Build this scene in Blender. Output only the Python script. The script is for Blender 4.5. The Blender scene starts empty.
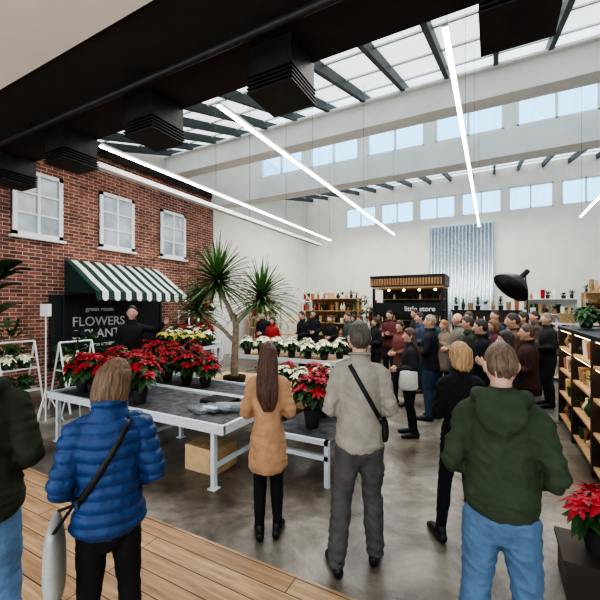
import bpy, math, random
from mathutils import Vector, Matrix, noise
from mathutils.bvhtree import BVHTree
random.seed(7)
V=Vector
scene=bpy.context.scene
COL=scene.collection

# ------------------------------------------------------------------ materials
def new_mat(name):
    m=bpy.data.materials.new(name); m.use_nodes=True
    nt=m.node_tree; b=nt.nodes['Principled BSDF']
    return m,nt,b
def simple(name,col,rough=.6,metal=0,spec=.4,noise_amt=.15,scale=8,bump=0,bscale=60,stretch=None):
    m,nt,b=new_mat(name)
    b.inputs['Roughness'].default_value=rough
    b.inputs['Metallic'].default_value=metal
    b.inputs['Specular IOR Level'].default_value=spec
    tc=nt.nodes.new('ShaderNodeTexCoord'); mp=nt.nodes.new('ShaderNodeMapping')
    nt.links.new(tc.outputs['Object'],mp.inputs['Vector'])
    if stretch: mp.inputs['Scale'].default_value=stretch
    n=nt.nodes.new('ShaderNodeTexNoise'); n.inputs['Scale'].default_value=scale; n.inputs['Detail'].default_value=4
    nt.links.new(mp.outputs[0],n.inputs['Vector'])
    r=nt.nodes.new('ShaderNodeValToRGB')
    r.color_ramp.elements[0].position=.3; r.color_ramp.elements[1].position=.7
    r.color_ramp.elements[0].color=(*[c*(1-noise_amt) for c in col],1)
    r.color_ramp.elements[1].color=(*[min(1,c*(1+noise_amt)) for c in col],1)
    nt.links.new(n.outputs['Fac'],r.inputs[0]); nt.links.new(r.outputs[0],b.inputs['Base Color'])
    if bump:
        n2=nt.nodes.new('ShaderNodeTexNoise'); n2.inputs['Scale'].default_value=bscale; n2.inputs['Detail'].default_value=5
        nt.links.new(mp.outputs[0],n2.inputs['Vector'])
        bp=nt.nodes.new('ShaderNodeBump'); bp.inputs['Strength'].default_value=bump; bp.inputs['Distance'].default_value=.02
        nt.links.new(n2.outputs['Fac'],bp.inputs['Height']); nt.links.new(bp.outputs[0],b.inputs['Normal'])
    return m
def emis(name,col,strength):
    m,nt,b=new_mat(name)
    b.inputs['Base Color'].default_value=(*col,1)
    b.inputs['Emission Color'].default_value=(*col,1); b.inputs['Emission Strength'].default_value=strength
    return m
_cl={}
def cloth(col,rough=.85,bump=.3):
    k=(tuple(col),rough,bump)
    if k not in _cl:
        _cl[k]=simple('cloth_%d'%len(_cl),col,rough,0,.25,.14,14,bump,45)
    return _cl[k]
_hr={}
def hairmat(col):
    k=tuple(col)
    if k not in _hr:
        _hr[k]=simple('hair_%d'%len(_hr),col,.45,0,.5,.45,70,.8,110,(1,1,.10))
    return _hr[k]
def mat_brick():
    m,nt,b=new_mat('brick')
    tc=nt.nodes.new('ShaderNodeTexCoord'); sp=nt.nodes.new('ShaderNodeSeparateXYZ'); cb=nt.nodes.new('ShaderNodeCombineXYZ')
    nt.links.new(tc.outputs['Object'],sp.inputs[0])
    ad=nt.nodes.new('ShaderNodeMath'); ad.operation='ADD'
    nt.links.new(sp.outputs['X'],ad.inputs[0]); nt.links.new(sp.outputs['Y'],ad.inputs[1])
    nt.links.new(ad.outputs[0],cb.inputs['X']); nt.links.new(sp.outputs['Z'],cb.inputs['Y'])
    br=nt.nodes.new('ShaderNodeTexBrick'); br.inputs['Scale'].default_value=1
    br.inputs['Brick Width'].default_value=.25; br.inputs['Row Height'].default_value=.085; br.inputs['Mortar Size'].default_value=.009
    br.inputs['Color1'].default_value=(.31,.115,.075,1); br.inputs['Color2'].default_value=(.12,.045,.034,1); br.inputs['Mortar'].default_value=(.46,.38,.33,1)
    br.inputs['Bias'].default_value=-.05
    nt.links.new(cb.outputs[0],br.inputs['Vector'])
    n=nt.nodes.new('ShaderNodeTexNoise'); n.inputs['Scale'].default_value=2.3; n.inputs['Detail'].default_value=10; n.inputs['Roughness'].default_value=.7
    nt.links.new(cb.outputs[0],n.inputs['Vector'])
    mx=nt.nodes.new('ShaderNodeMix'); mx.data_type='RGBA'; mx.blend_type='MULTIPLY'; mx.inputs[0].default_value=.75
    rp=nt.nodes.new('ShaderNodeValToRGB'); rp.color_ramp.elements[0].position=.35; rp.color_ramp.elements[0].color=(.45,.42,.42,1); rp.color_ramp.elements[1].position=.65; rp.color_ramp.elements[1].color=(1.5,1.4,1.35,1)
    nt.links.new(n.outputs['Fac'],rp.inputs[0])
    nt.links.new(br.outputs['Color'],mx.inputs[6]); nt.links.new(rp.outputs[0],mx.inputs[7]); nt.links.new(mx.outputs[2],b.inputs['Base Color'])
    bp=nt.nodes.new('ShaderNodeBump'); bp.inputs['Strength'].default_value=.6; bp.inputs['Distance'].default_value=.01; bp.invert=True
    nt.links.new(br.outputs['Fac'],bp.inputs['Height']); nt.links.new(bp.outputs[0],b.inputs['Normal'])
    b.inputs['Roughness'].default_value=.85
    return m
def mat_concrete():
    m,nt,b=new_mat('concrete_floor')
    tc=nt.nodes.new('ShaderNodeTexCoord')
    n=nt.nodes.new('ShaderNodeTexNoise'); n.inputs['Scale'].default_value=1.5; n.inputs['Detail'].default_value=12; n.inputs['Roughness'].default_value=.72; n.inputs['Distortion'].default_value=.5
    nt.links.new(tc.outputs['Object'],n.inputs['Vector'])
    r=nt.nodes.new('ShaderNodeValToRGB')
    r.color_ramp.elements[0].position=.36; r.color_ramp.elements[0].color=(.075,.066,.055,1)
    r.color_ramp.elements[1].position=.66; r.color_ramp.elements[1].color=(.33,.315,.285,1)
    e=r.color_ramp.elements.new(.5); e.color=(.175,.160,.138,1)
    nt.links.new(n.outputs['Fac'],r.inputs[0])
    n3=nt.nodes.new('ShaderNodeTexNoise'); n3.inputs['Scale'].default_value=.45; n3.inputs['Detail'].default_value=6
    nt.links.new(tc.outputs['Object'],n3.inputs['Vector'])
    r3=nt.nodes.new('ShaderNodeValToRGB'); r3.color_ramp.elements[0].position=.38; r3.color_ramp.elements[0].color=(.68,.61,.53,1); r3.color_ramp.elements[1].position=.62; r3.color_ramp.elements[1].color=(1.2,1.2,1.2,1)
    nt.links.new(n3.outputs['Fac'],r3.inputs[0])
    mx=nt.nodes.new('ShaderNodeMix'); mx.data_type='RGBA'; mx.blend_type='MULTIPLY'; mx.inputs[0].default_value=1
    nt.links.new(r.outputs[0],mx.inputs[6]); nt.links.new(r3.outputs[0],mx.inputs[7]); nt.links.new(mx.outputs[2],b.inputs['Base Color'])
    n2=nt.nodes.new('ShaderNodeTexNoise'); n2.inputs['Scale'].default_value=3; n2.inputs['Detail'].default_value=6
    nt.links.new(tc.outputs['Object'],n2.inputs['Vector'])
    mr=nt.nodes.new('ShaderNodeMapRange'); mr.inputs['To Min'].default_value=.16; mr.inputs['To Max'].default_value=.5
    nt.links.new(n2.outputs['Fac'],mr.inputs['Value']); nt.links.new(mr.outputs[0],b.inputs['Roughness'])
    return m
def mat_planks(name='deck_planks',c1=(.50,.335,.195),c2=(.37,.235,.13),w=.145):
    m,nt,b=new_mat(name)
    tc=nt.nodes.new('ShaderNodeTexCoord')
    br=nt.nodes.new('ShaderNodeTexBrick'); br.inputs['Scale'].default_value=1
    br.inputs['Brick Width'].default_value=2.4; br.inputs['Row Height'].default_value=w; br.inputs['Mortar Size'].default_value=.004
    br.inputs['Color1'].default_value=(*c1,1); br.inputs['Color2'].default_value=(*c2,1); br.inputs['Mortar'].default_value=(.05,.03,.02,1)
    nt.links.new(tc.outputs['Object'],br.inputs['Vector'])
    mp=nt.nodes.new('ShaderNodeMapping'); mp.inputs['Scale'].default_value=(1,14,14)
    nt.links.new(tc.outputs['Object'],mp.inputs[0])
    n=nt.nodes.new('ShaderNodeTexNoise'); n.inputs['Scale'].default_value=2.2; n.inputs['Detail'].default_value=8; n.inputs['Distortion'].default_value=.6
    nt.links.new(mp.outputs[0],n.inputs['Vector'])
    r=nt.nodes.new('ShaderNodeValToRGB'); r.color_ramp.elements[0].position=.3; r.color_ramp.elements[0].color=(.62,.56,.5,1); r.color_ramp.elements[1].position=.65; r.color_ramp.elements[1].color=(1.15,1.12,1.1,1)
    nt.links.new(n.outputs['Fac'],r.inputs[0])
    mx=nt.nodes.new('ShaderNodeMix'); mx.data_type='RGBA'; mx.blend_type='MULTIPLY'; mx.inputs[0].default_value=1
    nt.links.new(br.outputs['Color'],mx.inputs[6]); nt.links.new(r.outputs[0],mx.inputs[7]); nt.links.new(mx.outputs[2],b.inputs['Base Color'])
    b.inputs['Roughness'].default_value=.5
    return m
M={}
M['white']=simple('white_paint',(.76,.745,.69),.7,noise_amt=.05,scale=1.2)
M['white2']=simple('beam_white',(.78,.775,.75),.6,noise_amt=.05,scale=2)
M['beige']=simple('beige_ceiling',(.84,.73,.65),.8,noise_amt=.03,scale=1)
M['brick']=mat_brick(); M['conc']=mat_concrete(); M['deck']=mat_planks()
M['soffit']=simple('dark_soffit',(.034,.026,.023),.75,noise_amt=.2,scale=3)
M['black']=simple('black_metal',(.012,.012,.013),.5,noise_amt=.2)
M['vent']=simple('vent_metal',(.036,.033,.033),.45,.3,noise_amt=.2)
M['steel']=simple('dark_steel',(.030,.040,.044),.5,0,noise_amt=.1)
M['galv']=simple('galvanised_steel',(.62,.67,.72),.25,.85,noise_amt=.15,scale=12)
M['galvw']=simple('painted_metal',(.64,.69,.72),.45,.1,noise_amt=.08,scale=20)
M['wood']=simple('light_wood',(.60,.39,.20),.55,noise_amt=.25,scale=3,stretch=(1,8,8))
M['wood2']=simple('warm_wood',(.40,.22,.10),.5,noise_amt=.3,scale=3,stretch=(1,1,9))
M['dwood']=simple('dark_wood',(.040,.026,.020),.55,noise_amt=.3,scale=3)
M['fabric']=simple('grey_mat',(.085,.085,.092),.9,noise_amt=.5,scale=9,bump=.4)
M['red']=simple('red_bract',(.36,.010,.020),.55,noise_amt=.5,scale=14)
M['cream']=simple('cream_bract',(.80,.79,.60),.55,noise_amt=.15,scale=20)
M['yellow']=simple('yellow_bloom',(.72,.62,.14),.55,noise_amt=.15,scale=20)
M['green']=simple('leaf_green',(.03,.085,.022),.5,noise_amt=.4,scale=15)
M['green2']=simple('yucca_green',(.085,.165,.055),.42,noise_amt=.35,scale=10)
M['dgreen']=simple('deep_green',(.018,.06,.02),.4,noise_amt=.3,scale=10)
M['trunk']=simple('trunk_bark',(.34,.27,.19),.85,noise_amt=.3,scale=16,bump=.6,bscale=30)
M['pot']=simple('dark_pot',(.03,.028,.03),.5)
M['terra']=simple('terracotta',(.40,.17,.09),.8)
M['soil']=simple('soil',(.03,.018,.01),.95)
M['skin']=simple('skin',(.56,.33,.24),.5,noise_amt=.06,scale=10)
M['eye']=simple('eye_white',(.8,.8,.8),.2,noise_amt=0)
M['pupil']=simple('eye_dark',(.02,.012,.01),.2)
M['lip']=simple('lip',(.42,.13,.11),.45)
M['shoe']=simple('black_shoe',(.012,.011,.012),.4)
M['led']=emis('led_strip',(1,.97,.94),11)
M['warmlamp']=emis('warm_lamp',(1,.74,.42),6)
M['roof']=emis('roof_fill_glow',(.82,.88,.90),1.0)  # glow added to the roof panels to light the interior evenly
M['fauxglass']=simple('old_window_pane',(.40,.44,.47),.12,spec=.7,noise_amt=.45,scale=1.6)
M['wframe']=simple('window_frame',(.80,.80,.79),.5,noise_amt=.03)
M['chalk']=simple('chalk_lettering',(.72,.72,.70),.7,noise_amt=0)
M['dkglass']=simple('dark_shopfront',(.028,.034,.036),.3,spec=.5)
M['basket']=simple('wicker',(.42,.28,.15),.8,noise_amt=.4,scale=30,bump=.5)
M['yel']=simple('cardboard',(.62,.42,.22),.8)
M['canv']=simple('canvas_bag',(.55,.55,.50),.85,bump=.3)
M['leather']=simple('grey_leather',(.36,.37,.35),.5,bump=.2)
M['stripeg']=simple('awning_green',(.018,.055,.042),.7)
M['stripew']=simple('awning_white',(.80,.79,.73),.7,noise_amt=.03)
m,nt,b=new_mat('window_glass')
tr=nt.nodes.new('ShaderNodeBsdfTransparent'); tr.inputs[0].default_value=(.62,.86,1,1)
gl=nt.nodes.new('ShaderNodeBsdfGlossy'); gl.inputs['Roughness'].default_value=.05
mx=nt.nodes.new('ShaderNodeMixShader'); mx.inputs[0].default_value=.05
nt.links.new(tr.outputs[0],mx.inputs[1]); nt.links.new(gl.outputs[0],mx.inputs[2]); nt.links.new(mx.outputs[0],nt.nodes['Material Output'].inputs['Surface'])
M['glass']=m

# ------------------------------------------------------------------ builder
class B:
    def __init__(s): s.v=[]; s.f=[]; s.m=[]; s.mats=[]; s.sm=[]
    def mi(s,mat):
        if isinstance(mat,str): mat=M[mat]
        if mat not in s.mats: s.mats.append(mat)
        return s.mats.index(mat)
    def add(s,vs,fs,mat,smooth=False,mx=None):
        o=len(s.v); k=s.mi(mat)
        s.v.extend([tuple(mx@V(p)) for p in vs] if mx is not None else [tuple(p) for p in vs])
        for f in fs: s.f.append(tuple(i+o for i in f)); s.m.append(k); s.sm.append(smooth)
    def box(s,c,sz,mat,mx=None,rz=0):
        x,y,z=[a/2 for a in sz]; R=Matrix.Rotation(rz,3,'Z')
        vs=[V(c)+R@V((i*x,j*y,k*z)) for i in(-1,1) for j in(-1,1) for k in(-1,1)]
        fs=[(0,1,3,2),(4,6,7,5),(0,4,5,1),(2,3,7,6),(0,2,6,4),(1,5,7,3)]
        s.add(vs,fs,mat,False,mx)
    def bb(s,x0,x1,y0,y1,z0,z1,mat): s.box(((x0+x1)/2,(y0+y1)/2,(z0+z1)/2),(abs(x1-x0),abs(y1-y0),abs(z1-z0)),mat)
    def cyl(s,p1,p2,r1,r2,mat,n=12,smooth=True,mx=None):
        p1=V(p1);p2=V(p2); t=(p2-p1).normalized(); a=t.orthogonal().normalized(); c=t.cross(a)
        vs=[]
        for p,r in((p1,r1),(p2,r2)):
            for i in range(n):
                q=2*math.pi*i/n; vs.append(p+r*(math.cos(q)*a+math.sin(q)*c))
        fs=[(i,(i+1)%n,n+(i+1)%n,n+i) for i in range(n)]
        s.add(vs,fs,mat,smooth,mx); s.add(vs,[tuple(range(n))[::-1],tuple(range(n,2*n))],mat,False,mx)
    def loft(s,st,mat,n=12,ref=(1,0,0),mx=None,smooth=True,cap=True,sub=3):
        vs,fs=loft(st,n,ref,cap,sub); s.add(vs,fs,mat,smooth,mx)
    def ell(s,c,r,mat,n=12,mx=None):
        vs=[];m_=n//2
        for j in range(m_+1):
            th=math.pi*j/m_
            for i in range(n):
                ph=2*math.pi*i/n; vs.append(V(c)+V((r[0]*math.sin(th)*math.cos(ph),r[1]*math.sin(th)*math.sin(ph),r[2]*math.cos(th))))
        fs=[(j*n+i,(j+1)*n+i,(j+1)*n+(i+1)%n,j*n+(i+1)%n) for j in range(m_) for i in range(n)]
        s.add(vs,fs,mat,True,mx)
    def finish(s,name,parent=None):
        me=bpy.data.meshes.new(name); me.from_pydata(s.v,[],s.f)
        for m in s.mats: me.materials.append(m)
        me.polygons.foreach_set('material_index',s.m); me.polygons.foreach_set('use_smooth',s.sm)
        me.update()
        o=bpy.data.objects.new(name,me); COL.objects.link(o)
        if parent: o.parent=parent
        return o
def cat(st,sub):
    st=[(V(a[0]),a[1],a[2] if len(a)>2 else a[1]) for a in st]
    if len(st)<3: return st
    out=[]
    g=lambda i: st[max(0,min(len(st)-1,i))]
    for i in range(len(st)-1):
        p0,p1,p2,p3=g(i-1),g(i),g(i+1),g(i+2)
        for k in range(sub):
            t=k/sub; h=lambda a,b,c,d: .5*((2*b)+(c-a)*t+(2*a-5*b+4*c-d)*t*t+(3*b-a-3*c+d)*t**3)
            out.append((h(p0[0],p1[0],p2[0],p3[0]),max(.002,h(p0[1],p1[1],p2[1],p3[1])),max(.002,h(p0[2],p1[2],p2[2],p3[2]))))
    out.append(st[-1]); return out
def loft(st,n=14,ref=(1,0,0),cap=True,sub=3):
    st=cat(st,sub); ref=V(ref)
    L=len(st)
    def T(i):
        a=st[max(0,i-1)][0]; c=st[min(L-1,i+1)][0]; return (c-a).normalized()
    seq=[]
    if cap:
        p,a,c=st[0]; t=T(0); r=min(a,c)*.6
        for k in (1,.85,.5): q=math.sqrt(max(0,1-k*k)); seq.append((p-t*r*k,max(a*q,.001),max(c*q,.001),t))
    for i in range(L): seq.append((*st[i],T(i)))
    if cap:
        p,a,c=st[-1]; t=T(L-1); r=min(a,c)*.6
        for k in (.5,.85,1): q=math.sqrt(max(0,1-k*k)); seq.append((p+t*r*k,max(a*q,.001),max(c*q,.001),t))
    vs=[]
    for p,a,c,t in seq:
        sd=ref-t*ref.dot(t)
        if sd.length<.2: sd=V((0,1,0))-t*t.y
        sd.normalize(); fw=t.cross(sd)
        for i in range(n):
            q=2*math.pi*i/n; vs.append(p+sd*a*math.cos(q)+fw*c*math.sin(q))
    fs=[(j*n+i,j*n+(i+1)%n,(j+1)*n+(i+1)%n,(j+1)*n+i) for j in range(len(seq)-1) for i in range(n)]
    fs.append(tuple(range(n))[::-1]); fs.append(tuple(range((len(seq)-1)*n,len(seq)*n)))
    return vs,fs
def remesh(parts,vox,smooth=3,disp=None):
    """union closed lofts into one continuous skin"""
    vs=[];fs=[]
    for a,f in parts:
        o=len(vs); vs.extend([tuple(p) for p in a]); fs.extend([tuple(i+o for i in q) for q in f])
    me=bpy.data.meshes.new('tmp'); me.from_pydata(vs,[],fs); me.update()
    ob=bpy.data.objects.new('tmp',me); COL.objects.link(ob)
    md=ob.modifiers.new('r','REMESH'); md.mode='VOXEL'; md.voxel_size=vox
    if smooth:
        sm=ob.modifiers.new('s','SMOOTH'); sm.factor=.5; sm.iterations=smooth
    dg=bpy.context.evaluated_depsgraph_get(); ev=ob.evaluated_get(dg); m2=ev.to_mesh()
    out=[v.co.copy() for v in m2.vertices]; nr=[v.normal.copy() for v in m2.vertices]
    f2=[tuple(p.vertices) for p in m2.polygons]
    ev.to_mesh_clear(); bpy.data.objects.remove(ob); bpy.data.meshes.remove(me)
    if disp: out=[p+n*disp(p,n) for p,n in zip(out,nr)]
    return out,f2

# ------------------------------------------------------------------ people
def sphere(fn,n=20,m=14):
    vs=[]
    for j in range(m+1):
        th=math.pi*j/m
        for i in range(n):
            ph=2*math.pi*i/n; vs.append(fn(V((math.sin(th)*math.cos(ph),math.sin(th)*math.sin(ph),math.cos(th)))))
    fs=[(j*n+i,(j+1)*n+i,(j+1)*n+(i+1)%n,j*n+(i+1)%n) for j in range(m) for i in range(n)]
    return vs,fs
def headshape(d,f=1):
    p=V((.077*d.x,.097*d.y,.118*d.z))
    if d.z<0:
        k=(-d.z)**1.3; p.x*=1-.3*k; p.y*=(1-.42*k) if d.y<0 else (1-.06*k)
    return p*f
def ss(x): x=max(0,min(1,x)); return x*x*(3-2*x)
ARMS={
 'down':(((.205,-.03,1.12),(.225,.05,.87)),)*2,
 'front':(((.215,-.03,1.13),(.08,.20,1.09)),)*2,
 'phone':(((.215,.05,1.14),(.07,.27,1.30)),)*2,
 'cross':(((.22,.02,1.13),(-.02,.19,1.13)),((.22,.02,1.13),(-.02,.23,1.17))),
 'pocket':(((.228,-.045,1.13),(.15,.16,1.02)),)*2,
 'point':(((.33,.17,1.35),(.44,.38,1.47)),((.21,-.02,1.12),(.15,.2,1.05))),
 'mixed':(((.21,-.03,1.12),(.22,.05,.87)),((.22,.05,1.13),(.08,.25,1.22))),
}
def person(name,loc,face,H=1.75,w=1.0,top=(.1,.1,.1),t=.01,hem=.93,hemr=None,legs=(.03,.03,.035),slim=False,
           hair=(.05,.03,.02),hairstyle='short',arms='front',head=(0,0),lod=0,style='shirt',feet=((-.12,0,8),(.12,.02,-8)),
           shoes=(.012,.011,.012),strap=None,skincol=None,trough=.85,bag=None,bust=0):
    s=H/1.75
    ang=math.atan2(-face[0],face[1])
    MX=Matrix.Translation(V(loc))@Matrix.Rotation(ang,4,'Z')@Matrix.Scale(s,4)
    b=B()
    vox=.0105 if lod==0 else (.016 if lod==1 else .022)
    seed=V((loc[0]*7.1,loc[1]*3.3,2.2))
    amp=.0085 if lod==0 else .005
    def wr(p,n):
        q2=V((p.x*5,p.y*5,p.z*9+p.x*5))+seed
        q3=V((p.x*6-p.z*9,p.y*7,p.z*15+p.x*12))+seed
        r=1-abs(noise.noise(q3))*2.4
        lim=1.0 if p.z<1.38 else .4
        return lim*(amp*.8*noise.noise(q2)+amp*.95*max(-.5,r-.45))
    parts=[]
    L=0.0 if slim else .012
    parts.append(loft([((0,0,.80),.115*w,.10),((0,-.01,.88),.160*w+L*.4,.122),((0,-.005,.98),.150*w,.112),((0,0,1.08),.13*w,.095)]))
    for sd,ft in((-1,feet[0]),(1,feet[1])):
        fx,fy,_=ft
        hip=V((sd*.082*w,0,.88)); an=V((fx,fy-.03,.085)); kn=(hip+an)*.5+V((0,.035,.02))
        th=hip.lerp(kn,.45); cf=kn.lerp(an,.35)+V((0,-.012,0))
        parts.append(loft([(hip,.088*w+L,.10+L),(th,.082*w+L,.086+L),(kn,.06+L*1.1,.062+L*1.1),(cf,.057+L*1.2,.06+L*1.2),(an,.040+L*1.7,.045+L*1.7)],12))
    def wl(p,n):
        k=wr(p,n)*(1 if not slim else .5)
        if not slim:
            k+=.004*math.sin(p.z*95+3*noise.noise(p*6+seed))*(ss((.30-p.z)*6)+.5*ss(1-abs(p.z-.5)*9))
        if p.z>hem-.02: k-=.012*ss((p.z-hem+.02)*20)
        return k
    vs,fs=remesh(parts,vox,2,wl); b.add(vs,fs,cloth(legs),True,MX)
    # shoes
    sm=M['shoe'] if shoes[0]<.02 else cloth(shoes)
    for ft in feet:
        fx,fy,yw=ft; R=Matrix.Rotation(math.radians(yw),3,'Z')
        P=lambda x,y,z: V((fx,fy,0))+R@V((x,y,z))
        a=loft([(P(0,-.085,.045),.033,.043),(P(0,-.04,.05),.038,.05),(P(0,.05,.045),.045,.045),(P(0,.13,.035),.048,.034),(P(0,.175,.027),.036,.024)],12,ref=R@V((1,0,0)))
        c=loft([(P(0,-.045,.04),.038,.05),(P(0,-.04,.13),.038,.045)],12,ref=R@V((1,0,0)))
        vv=[V((p.x,p.y,max(0.002,p.z))) for p in a[0]]
        b.add(vv,a[1],sm,True,MX); b.add(c[0],c[1],sm,True,MX)
    # torso garment
    hx,hy=hemr or ((.166*w+t),(.126+t))
    parts=[]
    st=[((0,-.005,hem),hx,hy)]
    if style=='hood': st.append(((0,-.005,hem+.06),hx+.008,hy+.008))
    if hem<.82: st.append(((0,-.005,.92),.168*w+t,.126+t))
    st+= [((0,0,1.07),(.146 if w>.95 else .130*w)+t,.102+t),((0,.005+bust*.01,1.25),.158*w+t,.113+t+bust*.01),((0,-.005,1.36),.158*w+t*.8,.105+t),((0,-.01,1.43),.125*w+t*.6,.083+t*.6),((0,-.008,1.47),.085*w+t*.5,.07+t*.4),((0,-.005,1.51),.060+t*.4,.062+t*.3)]
    parts.append(loft(st,20))
    av=ARMS[arms]; wrists=[]
    u=t*.5
    for sd,(el,wrp) in((-1,av[0]),(1,av[1])):
        k_=.93 if w<.93 else 1
        sh=V((sd*(.153*w+t*.2),-.01,1.385)); e=V((sd*(el[0]*k_+t*.3),el[1],el[2])); k=V((sd*wrp[0],wrp[1],wrp[2]))
        parts.append(loft([(V((sd*.085*w,-.01,1.415)),.048+u*.6),(sh,.056+u),(sh.lerp(e,.45),.049+u),(e,.041+u*1.1),(e.lerp(k,.45),.039+u*1.1),(k,.029+u)],12))
        wrists.append((sd,e,k))
        if lod<2: parts.append(loft([(k.lerp(e,.16),.032+u*1.2),(k,.031+u*1.1)],12))
    if style=='hood':
        parts.append(loft([(( -.08,.07,1.47),.028),((-.105,-.01,1.485),.042),((-.07,-.085,1.49),.048),((0,-.11,1.485),.052),((.07,-.085,1.49),.048),((.105,-.01,1.485),.042),((.08,.07,1.47),.028)],12,ref=(0,0,1)))
        parts.append(loft([((0,-.10,1.50),.10,.035),((0,-.14,1.43),.115,.040),((0,-.142,1.36),.085,.030),((0,-.128,1.31),.03,.014)],14))
    if style in('puffer','coat','jacket'):
        r=.062; rr=.018 if style!='puffer' else .026
        parts.append(loft([((r*math.sin(a),-.005+r*math.cos(a)*1.0,1.52-.012*math.cos(a)),rr,rr*1.3) for a in [i*math.pi/6 for i in range(13)]],10,ref=(0,0,1),cap=False,sub=1))
    def dd(p,n):
        if style=='puffer':
            g=abs(math.sin(p.z*math.pi/.066+.5*noise.noise(p*5)))**.5
            return .018*g-.010+.006*noise.noise(V((p.x*24,p.y*24,p.z*10))+seed)
        k=wr(p,n)
        if lod==0 and p.z>.98:
            k+=.0035*math.sin(p.z*70+p.y*60+4*noise.noise(p*7+seed))*ss((abs(p.x)-.13)*12)
        if style=='hood' and p.z<hem+.055: k-=.006
        return k
    vv=.008 if (style=='puffer' and lod==0) else vox
    jv,jf=remesh(parts,vv,2 if lod<2 else 1,dd)
    tm=cloth(top,trough,.25)
    b.add(jv,jf,tm,True,MX)
    if style in('shirt',):
        b.loft([((.062*math.sin(a),-.005+.062*math.cos(a),1.525-.01*math.cos(a)),.008,.022) for a in [i*math.pi/8 for i in range(17)]],tm,6,(0,0,1),MX,True,False,1)
    # hands
    for sd,e,k in wrists:
        d=(k-e).normalized(); 
        sidev=V((0,0,1)) if abs(d.z)<.7 else V((0,1,0))
        sidev=(sidev-d*sidev.dot(d)).normalized(); nrm=d.cross(sidev)
        inn=nrm if nrm.dot(V((-sd,0,-.3)))>0 else -nrm
        sk=M['skin'] if not skincol else skincol
        b.loft([(k-d*.03,.026,.022),(k+d*.02,.032,.019),(k+d*.06,.041,.015),(k+d*.095,.040,.012)],sk,10,sidev,MX)
        for i,(o,l) in enumerate(((.030,.070),(.010,.080),(-.010,.074),(-.029,.058))):
            q=k+d*.088+sidev*o
            b.loft([(q,.0095),(q+d*l*.42+inn*.010,.009),(q+d*l*.72+inn*.028,.008),(q+d*l*.85+inn*.048,.0065)],sk,7,sidev,MX,sub=2)
        q=k+d*.03+sidev*.028
        b.loft([(q,.012),(q+d*.03+sidev*.022+inn*.01,.0115),(q+d*.058+sidev*.028+inn*.028,.009)],sk,7,inn,MX,sub=2)
    # head
    HR=Matrix.Translation(V((0,.012,1.52)))@Matrix.Rotation(math.radians(head[0]),4,'Z')@Matrix.Rotation(math.radians(head[1]),4,'X')
    if len(head)>2: HR=HR@Matrix.Rotation(math.radians(head[2]),4,'Y')
    HR=HR@Matrix.Translation(V((0,0,.112)))
    HM=MX@HR; sk=skincol or M['skin']
    tr=lambda a:([HR@p for p in a[0]],a[1])
    hp=[tr(sphere(headshape)),tr(loft([((0,.085,.018),.009),((0,.103,-.008),.012),((0,.108,-.026),.016),((0,.092,-.036),.010)],8)),
        tr(loft([((0,.068,-.082),.026,.020),((0,.078,-.098),.016,.012)],8)),
        loft([((0,-.012,1.43),.056,.054),((0,-.008,1.50),.050,.051),((0,0,1.60),.05,.055)],12)]
    for sd in(-1,1):
        hp.append(tr(loft([((sd*.074,-.004,.022),.006,.014),((sd*.081,-.012,.004),.008,.02),((sd*.075,-.002,-.028),.006,.010)],8,ref=(1,0,0))))
        hp.append(tr(loft([((sd*.012,.084,.028),.010),((sd*.045,.076,.028),.009)],7,ref=(0,0,1))))
    vs,fs=remesh(hp,.0055 if lod==0 else .009,1); b.add(vs,fs,sk,True,MX)
    for sd in(-1,1):
        b.ell((sd*.030,.080,.006),(.014,.012,.010),'eye',8,HM); b.ell((sd*.030,.0895,.006),(.006,.004,.006),'pupil',8,HM)
        b.ell((sd*.031,.0895,.026),(.019,.006,.004),hairmat(hair),8,HM)
    b.ell((0,.0865,-.058),(.024,.009,.007),'lip',10,HM)
    hm=hairmat(hair)
    sc={'short':1.07,'buzz':1.04,'long':1.12,'bob':1.13,'bald':1.015,'bun':1.09}[hairstyle]
    cc={'short':.12,'buzz':.06,'long':.30,'bob':.30,'bald':-.25,'bun':.12}[hairstyle]
    def hb(d):
        g=d.z-.9*d.y+cc
        if hairstyle=='bald': g=-abs(d.z+.1)*2+.6-.9*d.y
        k=ss(g*5+.2); f=.92*(1-k)+sc*k
        p=headshape(d,f)
        if hairstyle!='bald': p.z+=.006*k
        return p
    hp=[sphere(hb,28,20)]
    if hairstyle=='long':
        hp.append(loft([((0,-.035,.06),.075,.065),((0,-.06,-.05),.088,.058),((0,-.085,-.15),.096,.042),((0,-.125-t,-.27),.098,.032),((.008,-.132-t,-.38),.082,.026),((.012,-.125-t,-.46),.045,.014)],16))
    if hairstyle=='bob':
        hp.append(loft([((0,-.03,.05),.088,.078),((0,-.038,-.04),.096,.074),((0,-.042,-.10),.088,.062),((0,-.045,-.125),.066,.045)],16))
    if hairstyle=='bun':
        hp.append(loft([((0,-.09,.06),.035,.03),((0,-.125,.075),.035,.03)],10))
    def hd(p,n):
        a=math.atan2(p.x,-p.y-.0001)
        fr=9 if hairstyle in('short','buzz','bald') else 16
        return (.0028 if hairstyle in('buzz','bald') else .006)*noise.noise(V((a*fr if hairstyle!='long' else p.x*90,p.y*14,p.z*5))+seed)
    vs,fs=remesh(hp,.006 if lod==0 else .010,1,hd); b.add(vs,fs,hm,True,HM)
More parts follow.
